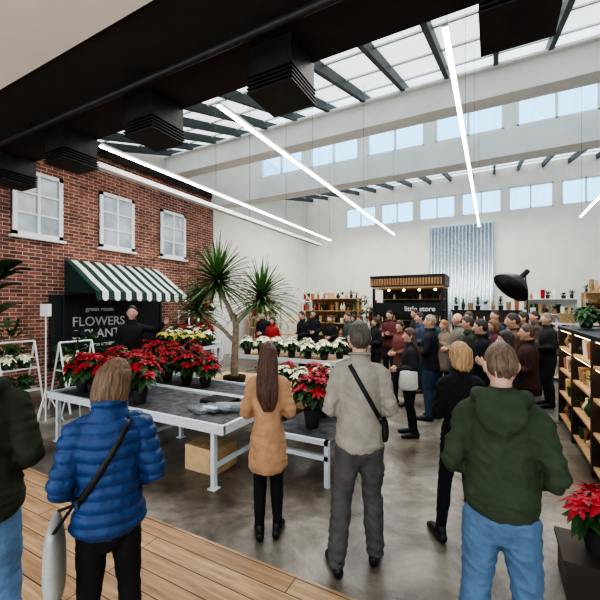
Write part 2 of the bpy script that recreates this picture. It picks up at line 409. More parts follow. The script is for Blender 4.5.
    if strap or bag:
        bv=BVHTree.FromPolygons([tuple(p) for p in jv],jf)
        def ribbon(x0,z0,x1,z1,sy,wd=.03,mat='black'):
            N=16; pts=[]; dv=V((x1-x0,0,z1-z0)).normalized(); pr=V((-dv.z,0,dv.x))
            for i in range(N+1):
                q=i/N; row=[]
                for k in(-1,1):
                    x=x0+(x1-x0)*q+pr.x*k*wd/2; z=z0+(z1-z0)*q+pr.z*k*wd/2
                    hit=bv.ray_cast(V((x,sy*1.0,z)),V((0,-sy,0)))
                    y=hit[0].y if hit[0] else (pts[-1][0].y if pts else 0)
                    row.append(V((x,y+sy*.008,z)))
                pts.append(row)
            vs=[];
            for r in pts: vs+= [r[0],r[1],r[1]-V((0,sy*.012,0)),r[0]-V((0,sy*.012,0))]
            fs=[]
            for i in range(N):
                for k in range(4): fs.append((i*4+k,i*4+(k+1)%4,(i+1)*4+(k+1)%4,(i+1)*4+k))
            b.add(vs,fs,mat,True,MX)
        if strap:
            x0,z0,x1,z1=strap
            ribbon(x0,z0,x1,z1,-1); ribbon(x0,z0,x1,z1,1)
        if bag:
            bx,by,bz,bw,bd,bh,bm=bag
            b.loft([((bx,by,bz-bh/2),bd,bw/2),((bx,by,bz-bh/4),bd*1.15,bw/2*1.02),((bx,by,bz+bh/4),bd,bw/2),((bx,by,bz+bh/2),bd*.55,bw/2*.96)],bm,14,(1,0,0),MX)
            if strap:
                for yy in(-.4,.4): b.cyl((bx,by+bw*yy,bz+bh/2),(strap[2]*1.02,by-.02*(yy<0),strap[3]),.008,.008,'black',6,True,MX)
    return b.finish(name)

# ------------------------------------------------------------------ plants
def leaf(b,p,d,up,L,W,mat,droop=.25):
    d=d.normalized(); sd=d.cross(up)
    if sd.length<.05: sd=V((1,0,0))
    sd.normalize(); n=sd.cross(d)
    a=p; m1=p+d*L*.42-n*L*.02; tip=p+d*L-V((0,0,L*droop))
    l=p+d*L*.40+sd*W/2+n*W*.12; r=p+d*L*.40-sd*W/2+n*W*.12
    l2=p+d*L*.72+sd*W*.33-V((0,0,L*droop*.45)); r2=p+d*L*.72-sd*W*.33-V((0,0,L*droop*.45)); m2=p+d*L*.72-V((0,0,L*droop*.5))
    b.add([a,l,m1,r,l2,m2,r2,tip],[(0,1,2),(0,2,3),(1,4,5,2),(2,5,6,3),(4,7,5),(5,7,6)],mat,False)
def poinsettia(b,c,r,h,mat='red',nr=12,pot=True,poth=.13,ls=1.0):
    x,y,z=c
    if pot:
        b.cyl((x,y,z),(x,y,z+poth),.055+.1*poth,.075+.15*poth,'pot',12); base=z+poth
        b.cyl((x,y,base-.01),(x,y,base-.004),.07,.07,'soil',12)
    else: base=z
    for i in range(nr):
        q=(i+.5)/nr; rr=r*math.sqrt(q)*.86; a=i*2.39996+random.random()*.4
        hz=base+(h-.0)*(1-.55*q)*random.uniform(.82,1.1)
        p=V((x+rr*math.cos(a),y+rr*math.sin(a),hz)); out=V((math.cos(a)*q*1.1,math.sin(a)*q*1.1,1)).normalized()
        b.cyl((x+rr*.3*math.cos(a),y+rr*.3*math.sin(a),base-.01),p,.006,.004,'green',4)
        t1=out.orthogonal().normalized(); t2=out.cross(t1)
        for k in range(7):
            u=2*math.pi*k/7+random.random()*.5; d=(t1*math.cos(u)+t2*math.sin(u)+out*random.uniform(.05,.45))
            leaf(b,p,d,out,ls*random.uniform(.075,.115),ls*.05,mat)
        for k in range(3):
            u=2*math.pi*k/3+random.random(); d=(t1*math.cos(u)+t2*math.sin(u)+out*.3)
            leaf(b,p+out*.012,d,out,ls*.055,ls*.03,mat,.0)
        for k in range(8):
            u=2*math.pi*k/8+random.random(); d=(t1*math.cos(u)+t2*math.sin(u)+out*random.uniform(-.4,.15))
            leaf(b,p-out*random.uniform(.02,.10),d,out,ls*random.uniform(.12,.165),ls*.075,'green')
def bench(name,x0,x1,y0,y1,z,top='fabric',frame='galvw',shelf=None,leg=.05,nl=2):
    b=B()
    b.bb(x0,x1,y0,y1,z-.03,z,top)
    for yy in(y0,y1): b.bb(x0-.02,x1+.02,yy-.02,yy+.02,z-.06,z+.035,frame)
    for xx in(x0,x1): b.bb(xx-.02,xx+.02,y0,y1,z-.06,z+.034,frame)
    for i in range(nl):
        xx=x0+.15+(x1-x0-.3)*i/(nl-1)
        for yy in(y0+.04,y1-.04):
            b.bb(xx-leg/2,xx+leg/2,yy-leg/2,yy+leg/2,0,z-.05,frame); b.bb(xx-leg,xx+leg,yy-leg,yy+leg,0,.012,frame)
        b.bb(xx-.02,xx+.02,y0+.04,y1-.04,z*.35-.02,z*.35+.02,frame)
    if shelf: b.bb(x0+.1,x1-.1,y0+.1,y1-.1,shelf-.02,shelf,frame)
    return b.finish(name)

# ================================================================== ROOM
b=B(); b.bb(-9.6,9,-3,18.8,-.1,0,'conc'); b.finish('floor')
b=B(); b.bb(-6.5,3.5,-1.5,2.2,.0,.03,'deck'); b.finish('wooden_deck')
XL=-9.5
b=B(); b.bb(XL-.2,XL,-3,18.8,0,8.9,'white'); b.bb(XL,-9.3+.02,10.42,11.0,0,6.2,'white'); b.finish('wall_left')
b=B(); b.bb(XL,-9.3,-3,10.4,0,5.95,'brick'); b.finish('wall_brick')
b=B(); b.bb(XL,-9.25,-3,10.4,5.95,6.2,'dwood'); b.finish('trim_brick_cap')
b=B(); b.bb(9,9.2,-3,18.8,0,8.9,'white'); b.finish('wall_right')
def clere(b,y,z0,z1,zt,zb,x0,mat='white'):
    b.bb(XL,9,y,y+.2,zb,z0,mat); b.bb(XL,9,y,y+.2,z1,zt,mat)
    x=XL; k=0; c=1.93
    while True:
        a=x0+c*k
        if a>8.6: break
        b.bb(x,a,y,y+.2,z0,z1,mat); x=a+1.66; k+=1
    b.bb(x,9,y,y+.2,z0,z1,mat)
    return [x0+c*i for i in range(k)]
b=B(); xs1=clere(b,10.5,6.42,7.42,7.7,6.2,-7.2); b.finish('wall_clerestory')
b=B(); xs2=clere(b,18.6,6.2,7.25,9.0,0,-7.1); b.finish('wall_back')
wn=0
for xs,y,z0,z1 in((xs1,10.5,6.42,7.42),(xs2,18.6,6.2,7.25)):
    for a in xs:
        wn+=1; b=B(); e=a+1.66
        for (p,q,r,s_) in((a,e,z0,z0+.05),(a,e,z1-.05,z1)): b.bb(p,q,y+.02,y+.10,r,s_,'wframe')
        for xx in(a+.025,(a+e)/2,e-.025): b.bb(xx-.03,xx+.03,y+.02,y+.10,z0,z1,'wframe')
        b.bb(a+.02,e-.02,y+.055,y+.063,z0+.02,z1-.02,'glass')
        b.finish('window_%d'%wn)
b=B(); b.bb(XL,9,10.3,10.85,5.66,6.30,'white2'); b.finish('beam')
b=B(); b.bb(XL,9,8.35,8.6,6.20,6.76,'white2'); b.bb(XL,9,8.25,8.7,6.76,6.81,'white2'); b.bb(XL,9,8.25,8.7,6.15,6.20,'white2'); b.finish('beam')
def roof(name,y0,z0,y1,z1):
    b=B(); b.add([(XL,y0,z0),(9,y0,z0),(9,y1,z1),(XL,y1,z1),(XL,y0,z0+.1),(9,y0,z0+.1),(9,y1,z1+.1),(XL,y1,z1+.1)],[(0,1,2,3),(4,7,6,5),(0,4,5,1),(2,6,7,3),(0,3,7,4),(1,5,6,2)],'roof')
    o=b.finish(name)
    b=B(); x=XL+.35
    sl=(z1-z0)/(y1-y0)
    while x<9:
        h=.2
        b.add([(x-.045,y0,z0-h),(x+.045,y0,z0-h),(x+.045,y1,z1-h),(x-.045,y1,z1-h),(x-.045,y0,z0),(x+.045,y0,z0),(x+.045,y1,z1),(x-.045,y1,z1)],[(0,1,2,3),(4,7,6,5),(0,4,5,1),(2,6,7,3),(0,3,7,4),(1,5,6,2)],'steel')
        x+=.92
    n=int((y1-y0)/1.0)
    for i in range(1,n+1):
        y=y0+(y1-y0)*i/(n+.3); z=z0+sl*(y-y0); b.bb(XL,9,y-.02,y+.02,z-.04,z,'galvw')
    b.finish(name+'_rafters')
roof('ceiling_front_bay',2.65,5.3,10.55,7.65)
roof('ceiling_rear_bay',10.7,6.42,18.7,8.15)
# mezzanine / bulkhead
b=B(); b.bb(XL+.2,9,1.6,2.65,3.9,5.45,'soffit'); b.finish('ceiling_bulkhead')
b=B(); b.bb(XL+.2,9,-3,1.6,3.88,4.1,'beige'); b.finish('ceiling')
b=B(); b.cyl((XL+.2,2.05,3.80),(9,2.05,3.80),.03,.03,'vent',10)
for x in [-8+1.8*i for i in range(9)]: b.cyl((x,2.05,3.80),(x,2.05,3.895),.012,.012,'black',6)
b.finish('sprinkler_pipe')
for i,x in enumerate((-7.1,-5.73,-4.36,-2.95,-1.48,.13,1.6)):
    b=B(); y=2.46; w_=.38
    b.bb(x-w_/2,x+w_/2,y-w_/2,y+w_/2,3.68,3.9,'vent')
    for k in range(5): b.bb(x-w_/2-.012,x+w_/2+.012,y-w_/2-.012,y+w_/2+.012,3.55+k*.03,3.560+k*.03,'vent')
    b.bb(x-w_/2+.04,x+w_/2-.04,y-w_/2+.04,y+w_/2-.04,3.56,3.69,'black')
    b.finish('ceiling_air_diffuser')
for x in(-4.4,-2.46,-.31,1.75):
    b=B(); b.bb(x-.018,x+.018,2.83,10.2,3.935,3.955,'led'); b.bb(x-.022,x+.022,2.83,10.2,3.955,3.985,'wframe')
    for y in(2.95,5,7.5,10.1):
        zr=5.3+.29*(y-2.65); b.cyl((x,y,3.98),(x,y,zr),.003,.003,'steel',4)
    b.finish('linear_led_light')
b=B(); b.bb(-4.82,-4.70,2.83,10.2,3.80,3.87,'white2')
for y in(2.95,6.5,10.1): b.cyl((-4.75,y,3.87),(-4.75,y,5.3+.29*(y-2.65)),.004,.004,'steel',4)
b.finish('cable_tray')
# brick wall windows
for i,y in enumerate((4.48,6.46,8.46)):
    b=B(); X=-9.3; w2=.52; z0,z1=3.5,5.0
    b.bb(X,X+.03,y-w2,y+w2,z0,z1,'fauxglass')
    for s0,s1,t0,t1 in((y-w2,y-w2+.09,z0,z1),(y+w2-.09,y+w2,z0,z1),(y-w2,y+w2,z0,z0+.09),(y-w2,y+w2,z1-.09,z1)): b.bb(X,X+.08,s0,s1,t0,t1,'wframe')
    b.bb(X,X+.07,y-.03,y+.03,z0,z1,'wframe')
    for z in(z0+.52,z0+.98): b.bb(X,X+.06,y-w2,y+w2,z-.022,z+.022,'wframe')
    b.bb(X,X+.13,y-w2-.05,y+w2+.05,z0-.06,z0,'wframe')
    b.finish('window_%d'%(wn+1+i))
# shopfront sign
root=bpy.data.objects.new('shopfront_sign',None); COL.objects.link(root)
b=B(); b.bb(-9.3,-9.22,4.75,7.9,.55,2.2,'dkglass')
for y in(4.75,5.0,6.9,7.9): b.bb(-9.3,-9.19,y-.03,y+.03,.55,2.2,'steel')
b.bb(-9.3,-9.18,4.7,7.95,.45,.55,'dwood'); b.finish('panel',root)
def text(body,loc,rot,size,name,parent,mat='chalk'):
    c=bpy.data.curves.new(name,'FONT'); c.body=body; c.size=size; c.extrude=.006; c.offset=.004; c.align_x='CENTER'
    o=bpy.data.objects.new(name,c); COL.objects.link(o); o.location=loc; o.rotation_euler=rot; o.parent=parent
    c.materials.append(M[mat]); return o
R=(math.pi/2,0,math.pi/2)
text('FLOWERS',(-9.2,5.92,1.42),R,.33,'lettering_upper',root); text('& PLANTS',(-9.2,5.92,1.10),R,.33,'lettering_lower',root)
text('garden centre',(-9.2,5.92,.88),R,.15,'lettering_small',root); text('green room',(-9.2,5.92,1.80),R,.16,'lettering_top',root)
# awning
b=B(); y0,y1=5.05,7.8; N=18
for i in range(N):
    a=y0+(y1-y0)*i/N; c=y0+(y1-y0)*(i+1)/N; mt='stripeg' if i%2==0 else 'stripew'
    top=[(-9.28,3.08),(-8.9,2.86),(-8.45,2.55),(-8.0,2.27)]
    for (xa,za),(xb,zb) in zip(top,top[1:]): b.add([(xa,a,za),(xa,c,za),(xb,c,zb),(xb,a,zb)],[(0,1,2,3)],mt)
    m_=(a+c)/2; b.add([(-8.0,a,2.27),(-8.0,c,2.27),(-7.99,c,2.10),(-7.99,m_+(c-m_)*.6,2.06),(-7.99,m_,2.045),(-7.99,a+(m_-a)*.4,2.06),(-7.99,a,2.10)],[(0,1,2,3,4,5,6)],mt)
for yy in(y0+.02,y1-.02):
    b.add([(-9.28,yy,3.08),(-8.0,yy,2.27),(-8.0,yy,2.2),(-9.28,yy,2.26)],[(0,1,2,3)],'stripew' if yy>6 else 'stripeg')
    b.cyl((-9.28,yy,2.24),(-8.02,yy,2.23),.015,.015,'steel',6)
b.cyl((-8.02,y0,2.24),(-8.02,y1,2.24),.018,.018,'steel',6)
b.finish('striped_awning')

# ================================================================== BENCHES + PLANTS
bench('plant_bench',-5.6,-2.42,2.85,3.85,.66,nl=3)
bench('plant_bench',-5.1,-2.42,3.92,4.6,.66)
b=B()
for z in(.47,.31): b.bb(-2.3,-1.52,3.45,3.5,z-.03,z+.02,'galvw')
for x in(-2.28,-1.54):
    for y in(3.475,4.9): b.bb(x-.025,x+.025,y-.025,y+.025,0,.49,'galvw')
b.bb(-2.3,-1.52,3.5,4.92,.44,.47,'fabric'); b.finish('low_plant_bench')
b=B()
b.bb(-5.1,-2.35,5.05,6.25,.44,.50,'wood')
for x in(-5.0,-3.7,-2.45):
    for y in(5.1,6.2): b.bb(x-.05,x+.05,y-.05,y+.05,0,.44,'wood')
b.bb(-5.1,-2.35,5.05,5.1,.28,.44,'wood'); b.bb(-5.1,-2.35,6.2,6.25,.28,.44,'wood')
b.finish('wooden_display_platform')
bench('plant_bench',-5.7,-2.9,7.0,8.0,.72,top='wood')
bench('plant_bench',-7.1,-5.4,4.95,6.2,.66)
bench('plant_bench',-8.3,-6.5,6.7,7.7,.86)
b=B()
for i in range(4): b.box((-3.1+.12*i,3.2+.05*i,.685+.02*i),(.34,.12,.04),'galv',rz=.3*i-.4)
b.bb(-3.3,-2.9,3.45,3.75,.665,.72,'black'); b.finish('planting_tray')
b=B(); b.bb(-3.2,-2.75,3.1,3.5,.0,.28,'yel'); b.bb(-3.2,-2.98,3.1,3.5,.28,.29,'yel'); b.finish('cardboard_box')
def group(name,items,mat,r=.22,h=.26,nr=12,poth=.14,ls=1.0):
    b=B()
    for (x,y,z) in items: poinsettia(b,(x,y,z),r*random.uniform(.9,1.1),h*random.uniform(.9,1.1),mat,nr,True,poth,ls)
    return b.finish(name)
group('red_poinsettias',[(-5.3,3.15,.66),(-4.85,3.05,.66),(-4.4,3.05,.66),(-4.0,3.1,.66),(-5.0,3.5,.66),(-4.5,3.5,.66)],'red',.28,.42,18,.19,1.15)
group('red_poinsettias',[(-4.8,4.25,.66),(-4.35,4.25,.66),(-3.95,4.25,.66)],'red',.25,.36,15)
group('red_poinsettias',[(-6.7,5.3,.66),(-6.2,5.3,.66),(-5.75,5.3,.66),(-6.4,5.8,.66),(-5.8,5.85,.66),(-6.9,5.8,.66)],'red',.25,.38,14)
group('red_poinsettias',[(-1.9,3.85,.47),(-1.98,4.3,.47),(-1.78,4.65,.47)],'red',.24,.44,15,.22,1.1)
group('cream_poinsettias',[(-5.4+.42*i,7.3,.72) for i in range(6)]+[(-5.2+.42*i,7.7,.72) for i in range(6)],'cream',.22,.30,10)
group('yellow_flowers',[(-8.0+.34*i,6.95,.86) for i in range(5)],'yellow',.18,.22,9)
group('cream_poinsettias',[(-8.0+.34*i,7.2,.86) for i in range(5)],'cream',.18,.34,9)
group('red_poinsettias',[(-8.0+.38*i,7.5,.86) for i in range(4)],'red',.2,.48,10)
group('cream_poinsettias',[(-3.3,5.5,.50),(-2.9,5.45,.50),(-2.55,5.6,.50)],'cream',.2,.24,9)
group('red_poinsettias',[(-3.45,5.95,.50),(-2.9,6.0,.50)],'red',.2,.24,10)
b=B()
b.bb(-8.9,-8.4,8.3,9.9,0,.05,'galvw')
for z in(.7,1.3,1.75): b.bb(-8.9,-8.4,8.3,9.9,z-.03,z,'wframe')
for y in(8.32,9.88):
    for x in(-8.88,-8.42): b.bb(x-.02,x+.02,y-.02,y+.02,0,1.8,'wframe')
for z in(.7,1.3,1.75):
    for k in range(4): poinsettia(b,(-8.65,8.55+.36*k,z),.16,.16,'cream' if k%2 else 'red',7,True,.1)
b.finish('plant_rack')
b=B(); b.bb(.42,.80,2.86,3.24,.0,.24,'dwood'); b.bb(.40,.82,2.84,3.26,.24,.27,'dwood'); b.finish('display_plinth')
group('red_poinsettias',[(.62,3.05,.27)],'red',.20,.30,14,.16)
# yucca
b=B(); c0=V((-4.3,5.4,.5))
b.cyl(c0,c0+V((0,0,.1)),.2,.22,'pot',20); b.cyl(c0+V((0,0,.09)),c0+V((0,0,.105)),.2,.2,'soil',20)
def yhead(b,p,n,L,tilt=V((0,0,1))):
    for i in range(n):
        q=(i+.5)/n; th=math.acos(1-1.6*q); ph=i*2.39996
        d=V((math.sin(th)*math.cos(ph),math.sin(th)*math.sin(ph),math.cos(th)))+tilt*.25
        d.normalize(); l=L*random.uniform(.8,1.1); sd=d.cross(V((0,0,1)))
        if sd.length<.1: sd=V((1,0,0))
        sd.normalize(); pts=[]; S=6; st=p+V((0,0,-.14*q))
        wd=.027
        for k in range(S+1):
            t=k/S; c=st+d*l*t-V((0,0,1))*l*.32*t*t*math.sin(th)
            ww=wd*min(1,.5+t*2)*(1-t**2.2)+.0015
            nn=sd.cross(d).normalized()
            pts+=[c+sd*ww,c-nn*.008,c-sd*ww]
        fs=[]
        for k in range(S):
            fs+=[(k*3,k*3+1,k*3+4,k*3+3),(k*3+1,k*3+2,k*3+5,k*3+4)]
        b.add(pts,fs,'green2',True)
for st,rs in (([(0,0,.02),(.01,.0,.5),(.02,.02,1.0),(-.02,0,1.25)],(.085,.066,.058,.05)),
          ([(-.02,0,1.15),(-.10,-.05,1.4),(-.22,-.12,1.66),(-.28,-.15,1.90)],(.05,.045,.04,.04)),
          ([(.01,.0,1.05),(.15,.08,1.25),(.36,.2,1.42),(.45,.25,1.60)],(.05,.042,.038,.038)),
          ([(-.01,0,.75),(-.2,-.1,.98),(-.46,-.24,1.18),(-.62,-.32,1.42)],(.04,.035,.032,.032))):
    b.loft([(c0+V(p),r) for p,r in zip(st,rs)],'trunk',12,sub=5)
yhead(b,c0+V((-.28,-.15,1.95)),170,.86); yhead(b,c0+V((.45,.25,1.64)),140,.74,V((.3,.15,1)))
yhead(b,c0+V((-.62,-.32,1.46)),85,.56,V((-.4,-.2,1)))
b.finish('yucca_palm')
# strelitzia
b=B(); c0=V((-7.1,2.45,0))
b.cyl(c0,c0+V((0,0,.5)),.2,.26,'pot',20); b.cyl(c0+V((0,0,.48)),c0+V((0,0,.49)),.25,.25,'soil',20)
for i in range(17):
    a=i*2.4; l=random.uniform(1.4,2.35); o=random.uniform(.15,.5)
    p0=c0+V((.08*math.cos(a),.08*math.sin(a),.45)); p1=p0+V((o*math.cos(a),o*math.sin(a),l*.8))
    b.cyl(p0,p1,.018,.012,'green',6); d=V((math.cos(a)*.7,math.sin(a)*.7,.8)).normalized(); sd=V((-math.sin(a),math.cos(a),0)); pts=[];S=7
    LL=random.uniform(.65,.9)
    for k in range(S+1):
        t=k/S; c=p1+d*LL*t-V((0,0,1))*LL*.45*t*t; ww=.18*math.sin(math.pi*min(1,t*.93+.06))**.7
        pts+=[c+sd*ww+V((0,0,.03)),c,c-sd*ww+V((0,0,.03))]
    b.add(pts,[f for k in range(S) for f in((k*3,k*3+1,k*3+4,k*3+3),(k*3+1,k*3+2,k*3+5,k*3+4))],'dgreen',True)
b.finish('bird_of_paradise_plant')
def bush(name,c,r,h,trunk=.5,mat='green'):
    b=B(); c=V(c); b.cyl(c,c+V((0,0,.28)),.14,.18,'pot',14); b.cyl(c+V((0,0,.2)),c+V((0,0,.3+trunk)),.02,.015,'trunk',6)
    for i in range(170):
        d=V((random.gauss(0,1),random.gauss(0,1),random.gauss(0,1))).normalized(); q=random.random()**.4
        p=c+V((0,0,.3+trunk+h*.4))+V((d.x*r*q,d.y*r*q,d.z*h*.5*q)); leaf(b,p,d+V((0,0,.2)),V((0,0,1)) if abs(d.z)<.8 else V((1,0,0)),.14,.07,mat)
    return b.finish(name)
bush('potted_shrub',(-7.9,12.4,0),.35,.8,.7); bush('potted_shrub',(-7.6,4.2,0),.3,.6,.3); bush('potted_shrub',(-8.5,3.6,0),.35,.8,.6)
bush('potted_shrub',(-4.5,13.6,0),.4,.9,1.2); bush('potted_shrub',(3.4,12.5,0),.4,.9,.6); bush('potted_shrub',(-8.6,5.3,0),.3,.6,.4)
# white greenhouse frame
b=B(); x0,x1,y0,y1=-6.9,-5.9,11.2,11.9
for y in(y0,y1):
    for x in(x0,x1): b.bb(x-.02,x+.02,y-.02,y+.02,0,2.1,'wframe')
    b.cyl((x0,y,2.1),(-6.4,y,2.65),.02,.02,'wframe',6); b.cyl((x1,y,2.1),(-6.4,y,2.65),.02,.02,'wframe',6); b.bb(x0,x1,y-.02,y+.02,2.08,2.12,'wframe')
b.cyl((-6.4,y0,2.65),(-6.4,y1,2.65),.02,.02,'wframe',6)
for z in(.4,.9,1.4): b.bb(x0,x1,y0,y1,z-.02,z,'wood')
for z in(.9,1.4):
    for k in range(3): b.cyl((x0+.2+.3*k,y0+.3,z),(x0+.2+.3*k,y0+.3,z+.2),.06,.08,'cream',10)
for xx in(x0,x1): b.bb(xx-.02,xx+.02,y0,y1,2.08,2.12,'wframe')
b.finish('greenhouse_display_frame')
GOODS=['cream','basket','wframe','green','yel','pot','red','basket','wframe','terra','dgreen','terra']
def good(b,x,y,z,hh,wd):
    mt=random.choice(GOODS); k=random.random()
    if k<.4: b.cyl((x,y,z),(x,y,z+hh),wd*.8,wd,mt,10)
    elif k<.7: b.loft([((x,y,z+.012),wd*.5),((x,y,z+hh*.4),wd),((x,y,z+hh*.75),wd*.45),((x,y,z+hh*.95),wd*.4)],mt,10)
    else:
        b.cyl((x,y,z),(x,y,z+hh*.45),wd*.6,wd*.8,random.choice(['terra','wframe','pot']),10)
        for i in range(12):
            a=i*2.4; d=V((math.cos(a),math.sin(a),random.uniform(.3,1.6))); leaf(b,V((x,y,z+hh*.45)),d,V((0,0,1)),hh*.7,wd*.5,random.choice(['green','dgreen','green2']),.15)
def shelf(x0,x1,y0,y1,H,levels,frame,board,goods=True,back=None,axis='x',topgoods=True):
    b=B()
    for x in(x0+.02,x1-.02):
        for y in(y0+.02,y1-.02): b.bb(x-.02,x+.02,y-.02,y+.02,0,H,frame)
    for i in range(levels):
        z=.12+(H-.14)*i/(levels-1); b.bb(x0,x1,y0,y1,z-.03,z,board)
        if goods and (i<levels-1 or topgoods):
            gap=(H-.14)/(levels-1)*.75
            for row in((.3,.7) if i<levels-1 else (.5,)):
                u=(x0 if axis=='x' else y0)+.1; end=(x1 if axis=='x' else y1)-.12
                while u<end:
                    hh=random.uniform(.5,1)*gap; wd=random.uniform(.05,.10)
                    p=((u,y0+(y1-y0)*row) if axis=='x' else (x0+(x1-x0)*row,u))
                    good(b,p[0],p[1],z,hh,wd)
                    u+=wd*2+random.uniform(.0,.1)
    if back:
        if axis=='x': b.bb(x0,x1,y1-.01,y1+.01,.1,H,back)
        else: b.bb(x1-.01,x1+.01,y0,y1,.1,H,back)
    return b
shelf(-7.9,-5.1,14.8,15.3,2.3,5,M['wood'],M['wood'],back='wood2').finish('wooden_shelf_unit')
shelf(-4.9,-3.95,15.3,15.8,1.9,4,M['wood2'],M['wood2'],back='white').finish('wooden_shelf_unit')
shelf(.9,2.5,14.6,15.1,2.2,5,M['wframe'],M['wframe'],back='white').finish('display_shelf')
shelf(2.6,4.4,14.6,15.1,2.4,5,M['wood'],M['wood'],back='wood').finish('display_shelf')
shelf(1.3,2.8,11.2,11.7,1.5,4,M['wframe'],M['wframe'],topgoods=False).finish('display_shelf')
shelf(-9.2,-8.7,12.5,14.4,2.0,5,M['wood'],M['wood'],axis='y').finish('display_shelf')
# right foreground shelf
b=B(); x0,x1=.97,1.42
for k,(ya,yb) in enumerate(((3.95,5.1),(5.1,6.25),(6.25,7.4))):
    for y in(ya+.02,yb-.02): b.bb(x0,x1,y-.02,y+.02,.0,1.56,'dwood')
    for z in(.12,.5,.88,1.24): b.bb(x0+.01,x1,ya,yb,z-.02,z+.01,'wood')
    b.bb(x1-.02,x1,ya,yb,.1,1.54,'wood')
    b.bb(x0-.01,x1+.01,ya,yb,1.53,1.58,'black')
    for z in(1.505,1.20,.84): b.bb(x0+.03,x0+.045,ya+.05,yb-.05,z,z+.015,'warmlamp')
    for z in(.13,.51,.89,1.25):
        for xo in(.12,.30):
            y=ya+.12
            while y<yb-.1:
                r_=random.uniform(.05,.08); h_=random.uniform(.14,.24)
                good(b,x0+xo,y,z,h_,r_); y+=random.uniform(.15,.2)
b.finish('wooden_shelf_unit')
b=B(); poinsettia(b,(1.2,6.6,1.59),.2,.2,'green',9,True,.12); b.finish('potted_plant')
b=B(); b.cyl((1.75,11.45,1.5),(1.75,11.45,1.74),.2,.28,'basket',16); b.cyl((2.35,11.45,1.5),(2.35,11.45,1.66),.16,.22,'basket',16); b.finish('wicker_baskets')
# kiosk
root=bpy.data.objects.new('market_kiosk',None); COL.objects.link(root)
b=B(); x0,x1,y0,y1=-3.85,-1.45,12.7,14.2
b.bb(x0-.05,x1+.05,y0-.05,y1+.05,2.62,2.98,'dwood'); b.bb(x0,x1,y0,y1,2.56,2.62,'wood')
for i in range(26): b.bb(x0-.02+.093*i,x0+.045+.093*i,y0-.07,y0-.05,2.66,2.90,'wood2')
b.bb(x0-.06,x1+.06,y0-.08,y1+.06,2.93,3.0,'black')
for x in(x0+.05,x1-.05):
    for y in(y0+.05,y1-.05): b.bb(x-.04,x+.04,y-.04,y+.04,0,2.56,'black')
b.bb(x0+.1,x1-.1,y0+.1,y0+.5,.0,1.05,'dwood'); b.bb(x0+.05,x1-.05,y0+.03,y0+.55,1.05,1.1,'wood')
b.bb(x0+.1,x1-.1,y1-.1,y1-.06,0,2.56,'dwood'); b.bb(x0+.1,x1-.1,y0+.0,y0+.04,1.62,2.05,'black')
for z in(1.4,1.8,2.2):
    b.bb(x0+.1,x1-.1,y1-.35,y1-.1,z-.02,z,'wood')
    for k in range(9): b.cyl((x0+.25+.24*k,y1-.22,z),(x0+.25+.24*k,y1-.22,z+.18),.05,.03,random.choice(['wframe','pot','yel','dgreen']),8)
for k in range(4): b.ell((x0+.4+.55*k,y0+.8,2.52),(.05,.05,.04),'warmlamp',8)
b.finish('stand',root)
text('little store',(-2.2,12.69,1.76),(math.pi/2,0,0),.24,'lettering',root)
# dark cabinet with plants and bottles
b=B(); b.bb(-1.2,.75,13.0,13.5,0,1.75,'dwood'); b.bb(-1.25,.8,12.95,13.55,1.75,1.8,'black')
for z in(.5,.95,1.4):
    b.bb(-1.15,.7,12.9,13.0,z-.02,z,'wood2')
    for k in range(9): b.cyl((-1.05+.2*k,12.95,z),(-1.05+.2*k,12.95,z+.2),.03,.015,random.choice(['wframe','dgreen','yel','red']),8)
for k in range(9):
    x=-1.1+.22*k
    if k%3==0:
        b.cyl((x,13.25,1.8),(x,13.25,1.95),.06,.08,'pot',10)
        for i in range(60):
            a=i*2.4; q=random.random(); leaf(b,V((x,13.25,1.95+.28*q)),V((math.cos(a),math.sin(a),.5)),V((0,0,1)),.14*(1.1-.5*q),.05,random.choice(['dgreen','green']),.1)
    else: good(b,x,13.25,1.8,random.uniform(.18,.4),random.uniform(.06,.09))
b.finish('plant_display_cabinet')
# corrugated panel
b=B(); N=90; vs=[]
for i in range(N+1):
    x=-2.7+2.75*i/N; y=18.3+.05*math.cos(i*math.pi*2/5); vs+=[(x,y,1.2),(x,y,5.72)]
for i in range(N+1):
    x=-2.7+2.75*i/N; vs+=[(x,18.45,1.2),(x,18.45,5.72)]
o=2*(N+1)
fs=[(2*i,2*i+2,2*i+3,2*i+1) for i in range(N)]+[(o+2*i,o+2*i+1,o+2*i+3,o+2*i+2) for i in range(N)]+[(2*i+1,2*i+3,o+2*i+3,o+2*i+1) for i in range(N)]+[(0,1,o+1,o),(2*N,o+2*N,o+2*N+1,2*N+1)]
b.add(vs,fs,'galv',True); b.bb(-2.75,.1,18.45,18.59,0,5.74,'galvw'); b.finish('corrugated_metal_panel')
# studio softbox
b=B(); c=V((.45,10.3,2.45)); ax=V((-.55,-.35,-.62)).normalized()
st=[(c-ax*.25,.07),(c-ax*.18,.2),(c,.38),(c+ax*.12,.46)]
b.loft([(p,r,r) for p,r in st],'black',16,ax.orthogonal(),cap=False,sub=2)
b.cyl(c-ax*.5,c-ax*.22,.06,.07,'black',12); 
b.cyl((.75,10.55,0.02),(.75,10.55,2.3),.018,.014,'black',8); b.cyl((.75,10.55,2.3),c-ax*.4,.014,.014,'black',8)
for k in range(3): a=k*2.1; b.cyl((.75,10.55,.5),(.75+.45*math.cos(a),10.55+.45*math.sin(a),.01),.012,.012,'black',6)
b.finish('studio_softbox_light')
